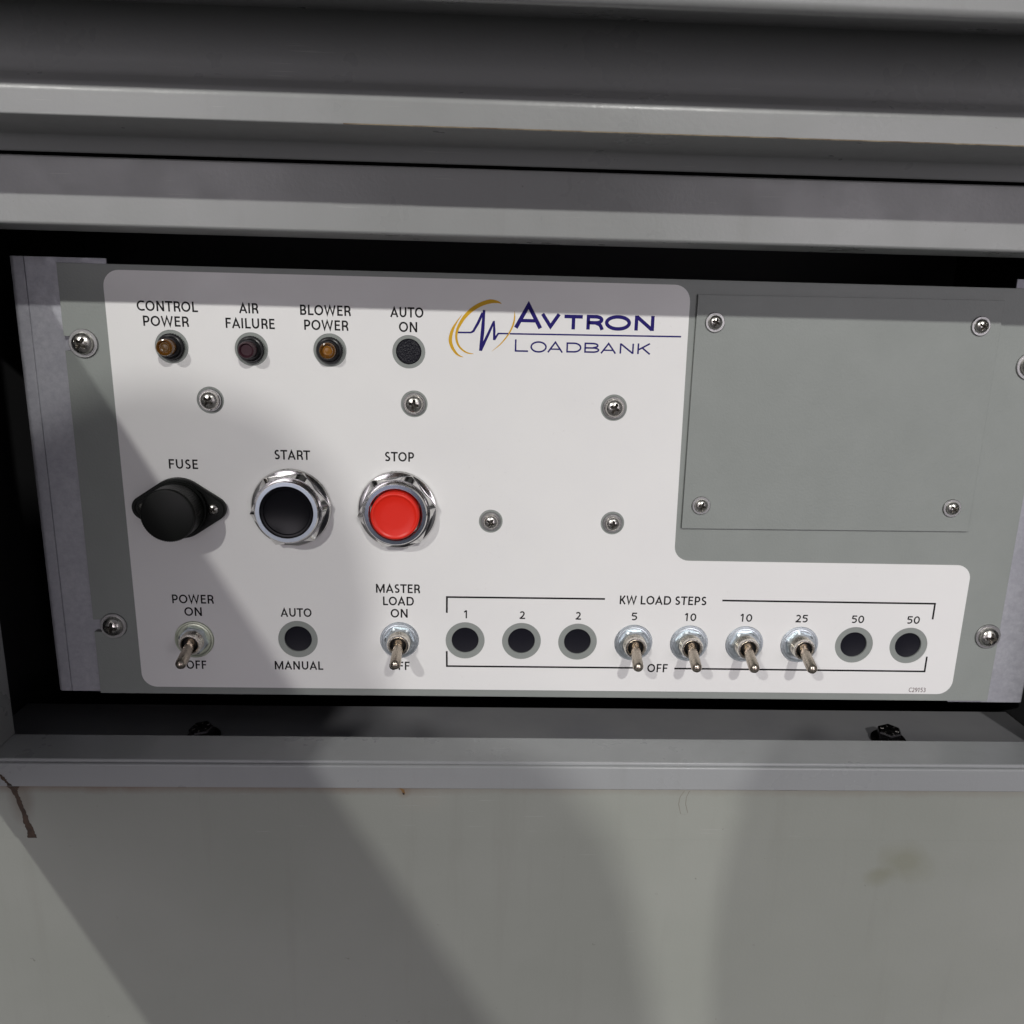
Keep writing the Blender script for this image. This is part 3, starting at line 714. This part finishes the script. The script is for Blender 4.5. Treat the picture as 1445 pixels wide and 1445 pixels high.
b = bmesh.new(); lathe(b, [(12.1, 6.5), (12.1, 13.2), (11.9, 13.9), (11.3, 14.4), (10.7, 14.4), (10.2, 14.0), (9.6, 13.8), (6, 13.7), (0, 13.65)], 72); obj('button_cap', b, M_red, pb, None, 50)

# fuse holder: lozenge flange, round body, knurled cap, two screws
def lozenge(hw, rc, re, n=16):
    P = []; dx = hw - re; a = math.acos((rc - re) / dx)
    def arc(cx, r_, a0, a1, m): return [(cx + r_ * math.cos(a0 + (a1 - a0) * k / m), r_ * math.sin(a0 + (a1 - a0) * k / m)) for k in range(m + 1)]
    P += arc(dx, re, -a, a, n); P += arc(0, rc, a, PI - a, 24); P += arc(-dx, re, PI - a, PI + a, n); P += arc(0, rc, PI + a, 2 * PI - a, 24)
    return P
fx, fy = 49.3, 117.3
me = curve_mesh([lozenge(23.3, 15.6, 6.2)], 1.1, 1.3, 0.35)
fh = place(obj('fuse_holder', me, M_black_fuse, None, None, 30, 'black fuse holder with lozenge flange and round cap'), fx, fy, 0)
me = curve_mesh([lozenge(22.6, 14.9, 5.5), lozenge(21.4, 13.9, 4.4)], 0.35, 2.9, 0.15); obj('flange_rim', me, M_black_fuse, fh)
b = bmesh.new(); lathe(b, [(14.4, 2.4), (14.4, 4.6), (13.8, 5.2), (12.4, 5.2)], 64); obj('fuse_body', b, M_black_fuse, fh, None, 30)
b = bmesh.new()
def kn2(r, k, h): return r + (0.16 if (k % 2 == 0) else 0)
lathe(b, [(12.2, 5.2), (13.2, 6.0), (13.2, 17.0)], 144, rfun=kn2)
lathe(b, [(13.2, 17.0), (12.7, 17.9), (11.9, 18.1), (0, 18.1)], 144)
obj('fuse_cap', b, M_black_fuse, fh, None, 25)
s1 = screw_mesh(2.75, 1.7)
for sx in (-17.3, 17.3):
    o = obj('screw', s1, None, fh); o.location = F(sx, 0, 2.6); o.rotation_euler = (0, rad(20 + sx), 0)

# toggle switches: flat washer, hex nut, threaded bushing, lever
def thread(b, r, h0, h1, pitch=0.75):
    prof = []; h = h0; k = 0
    while h < h1: prof.append((r if k % 2 == 0 else r - 0.28, h)); h += pitch / 2; k += 1
    return prof
def toggle(X, Y, first, tiltx, wash, label, rotn):
    if first is None:
        b = bmesh.new()
        lathe(b, [(5.9, 0.0)] + thread(b, 5.95, 2.4, 7.6, 0.9) + [(5.5, 8.0), (4.7, 8.05), (4.25, 7.7), (4.1, 4.2), (0, 4.0)], 56)
        me = {}
        c = obj('toggle_switch', b, M_nickel, None, None, 35); me['c'] = c.data
        b = bmesh.new(); lathe(b, [(6.0, 0), (10.1, 0), (10.2, 0.5), (9.95, 0.75), (9.1, 0.8), (8.9, 1.15), (8.5, 1.3), (7.6, 1.15), (6.0, 1.1)], 64, closed=True)
        me['w'] = obj('washer', b, None, c, None, 35).data
        b = bmesh.new(); hexagon_ring(b, 13.9, 5.6, 1.0, 2.9, 6, 0.2, 0.6); me['n'] = obj('hex_nut', b, M_washer, c, None, 22).data
        b = bmesh.new()
        lathe(b, [(0, -3.5), (3.1, -3.0), (3.4, -1.4), (2.9, 0.2), (2.45, 1.6), (2.5, 3), (2.75, 9.0), (2.8, 13.8), (2.65, 14.8), (2.25, 15.6), (1.5, 16.3), (0.6, 16.55), (0, 16.6)], 36)
        me['l'] = obj('lever', b, M_lever, c, None, 60).data
        b = bmesh.new(); lathe(b, [(4.2, 6.9), (3.4, 6.2), (0, 6.0)], 32); me['s'] = obj('boot_seal', b, M_black, c, None, 30).data
        kids = [k for k in c.children]
    else:
        me = first; c = obj('toggle_switch', me['c'], None); kids = [obj(n, me[k], None, c) for n, k in (('washer', 'w'), ('hex_nut', 'n'), ('lever', 'l'), ('boot_seal', 's'))]
    place(c, X, Y, 0.05); c['label'] = label
    for k in kids:
        if k.name.startswith('lever'): k.location = F(0, 0, 5.6); k.rotation_euler = (rad(23.5), 0, rad(tiltx))
        if k.name.startswith('hex'): k.rotation_euler = (0, rad(rotn), 0)
        if k.name.startswith('washer'):
            if not k.data.materials: k.data.materials.append(M_washer)
            k.material_slots[0].link = 'OBJECT'; k.material_slots[0].material = wash
    return me
tm = toggle(*toggles[4], None, -1.5, M_washer, 'steel toggle switch for MASTER LOAD, lever down', 18)
toggle(*toggles[5], tm, -4, M_washer_y, 'steel toggle switch for POWER on a yellowish washer', 25)
for i, s in enumerate(('5', 'first 10', 'second 10', '25')):
    toggle(*toggles[i], tm, (-1.6, 0.2, 0.6, 2.2)[i], M_washer, 'steel toggle switch for load step ' + s + ', lever down', (12, 24, 8, 30)[i])

# ------------------------------------------------------------------ the photographer behind the camera and the phone
b = bmesh.new(); box(b, 120, 286, -42, 54, 412, 421, 2.0)
ph = obj('phone', b, M_black_gloss, None, None, 30); ph['label'] = 'black phone held up in front of the panel'; ph['category'] = 'phone'
def person():
    SH = mat('dark_work_shirt', (0.05, 0.055, 0.075), 0.85); SK = mat('skin', (0.42, 0.25, 0.18), 0.5); TR = mat('work_trousers', (0.04, 0.04, 0.05), 0.9)
    root = thing('person', 'person in dark work clothes holding a phone up to the panel', 'person', W(230, 1330, 740))
    V, R_, E = [], [], []
    def v(X, Y, d, r, to=None):
        V.append(W(X, Y, d) - root.location); R_.append(r / 1000)
        if to is not None: E.append((to, len(V) - 1))
        return len(V) - 1
    pel = v(245, 400, 730, 150); wa = v(245, 230, 735, 135, pel); ch = v(245, 20, 725, 165, wa); nb = v(235, -150, 700, 90, ch); nk = v(248, -190, 680, 60, nb)
    hd = v(253, -225, 650, 80, nk); ht = v(253, -262, 652, 80, hd)
    for s in (-1, 1):
        sh = v(232 + s * (160 if s > 0 else 184), -168, 700, 70 if s > 0 else 80, nb); el = v(232 + s * (172 if s > 0 else 196), 150, 615, 46, sh); wr = v(203 + s * 108, 54, 470, 34, el); pa = v(203 + s * 98, 12, 440, 27, wr)
        for k, (dx, dy, dd) in enumerate(((-34, -24, 432), (-36, -6, 434), (-36, 12, 434), (-30, 26, 435))):
            k1 = v(203 + s * 98, -4 + dy * 1.3, 428, 9, pa); k2 = v(203 + s * (98 + dx * .55), -8 + dy * 1.5, 409.5, 8, k1)
        t1 = v(203 + s * 84, 40, 440, 11, pa); v(203 + s * 60, 40, 433, 9, t1)
        hp = v(245 + s * 90, 480, 730, 92, pel); kn = v(245 + s * 100, 900, 720, 60, hp); an = v(245 + s * 105, 1290, 735, 42, kn); v(245 + s * 110, 1310, 620, 36, an)
    me = bpy.data.meshes.new('body'); me.from_pydata([tuple(x) for x in V], E, [])
    o = bpy.data.objects.new('body', me); col.objects.link(o); o.parent = root
    o.modifiers.new('skin', 'SKIN'); sub = o.modifiers.new('sub', 'SUBSURF'); sub.levels = 2; sub.render_levels = 2
    if not me.skin_vertices: 
        bm = bmesh.new(); bm.from_mesh(me); bm.verts.layers.skin.verify(); bm.to_mesh(me); bm.free()
    for i, r_ in enumerate(R_):
        me.skin_vertices[0].data[i].radius = (r_, r_ * (0.8 if i in (0, 1, 2, 3) else 1)); me.skin_vertices[0].data[i].use_root = (i == 0)
    dg = bpy.context.evaluated_depsgraph_get(); m2 = bpy.data.meshes.new_from_object(o.evaluated_get(dg))
    bpy.data.objects.remove(o)
    for mm in (SH, SK, TR): m2.materials.append(mm)
    for p in m2.polygons:
        c_ = p.center + root.location; Y = -c_.z * 1000; d = -c_.y * 1000
        p.material_index = 1 if (Y < -125 or d < 500 and Y < 200) else (2 if Y > 420 else 0)
        p.use_smooth = True
    obj('body', m2, None, root)
    def ball(name, X, Y, d, r_, m, sc=(1, 1, 1)):
        bb = bmesh.new(); bmesh.ops.create_uvsphere(bb, u_segments=20, v_segments=12, radius=r_ / 1000)
        o_ = obj(name, bb, m, root, W(X, Y, d) - root.location, 80); o_.scale = sc
    HR = mat('brown_hair', (0.05, 0.03, 0.02), 0.7); WH = mat('eye_white', (0.7, 0.68, 0.65), 0.3)
    ball('hair', 253, -258, 672, 88, HR, (0.98, 1.0, 1.0)); ball('nose', 253, -205, 566, 12, SK, (0.8, 1.3, 1.3)); ball('mouth', 253, -170, 578, 15, mat('lips', (0.35, 0.12, 0.10), 0.5), (1.3, .5, .35))
    for s in (-1, 1): ball('eye', 253 + s * 31, -230, 578, 12, WH); ball('pupil', 253 + s * 31, -228, 567, 5, M_black); ball('ear', 253 + s * 82, -215, 655, 20, SK, (.4, .8, 1.2))
person()
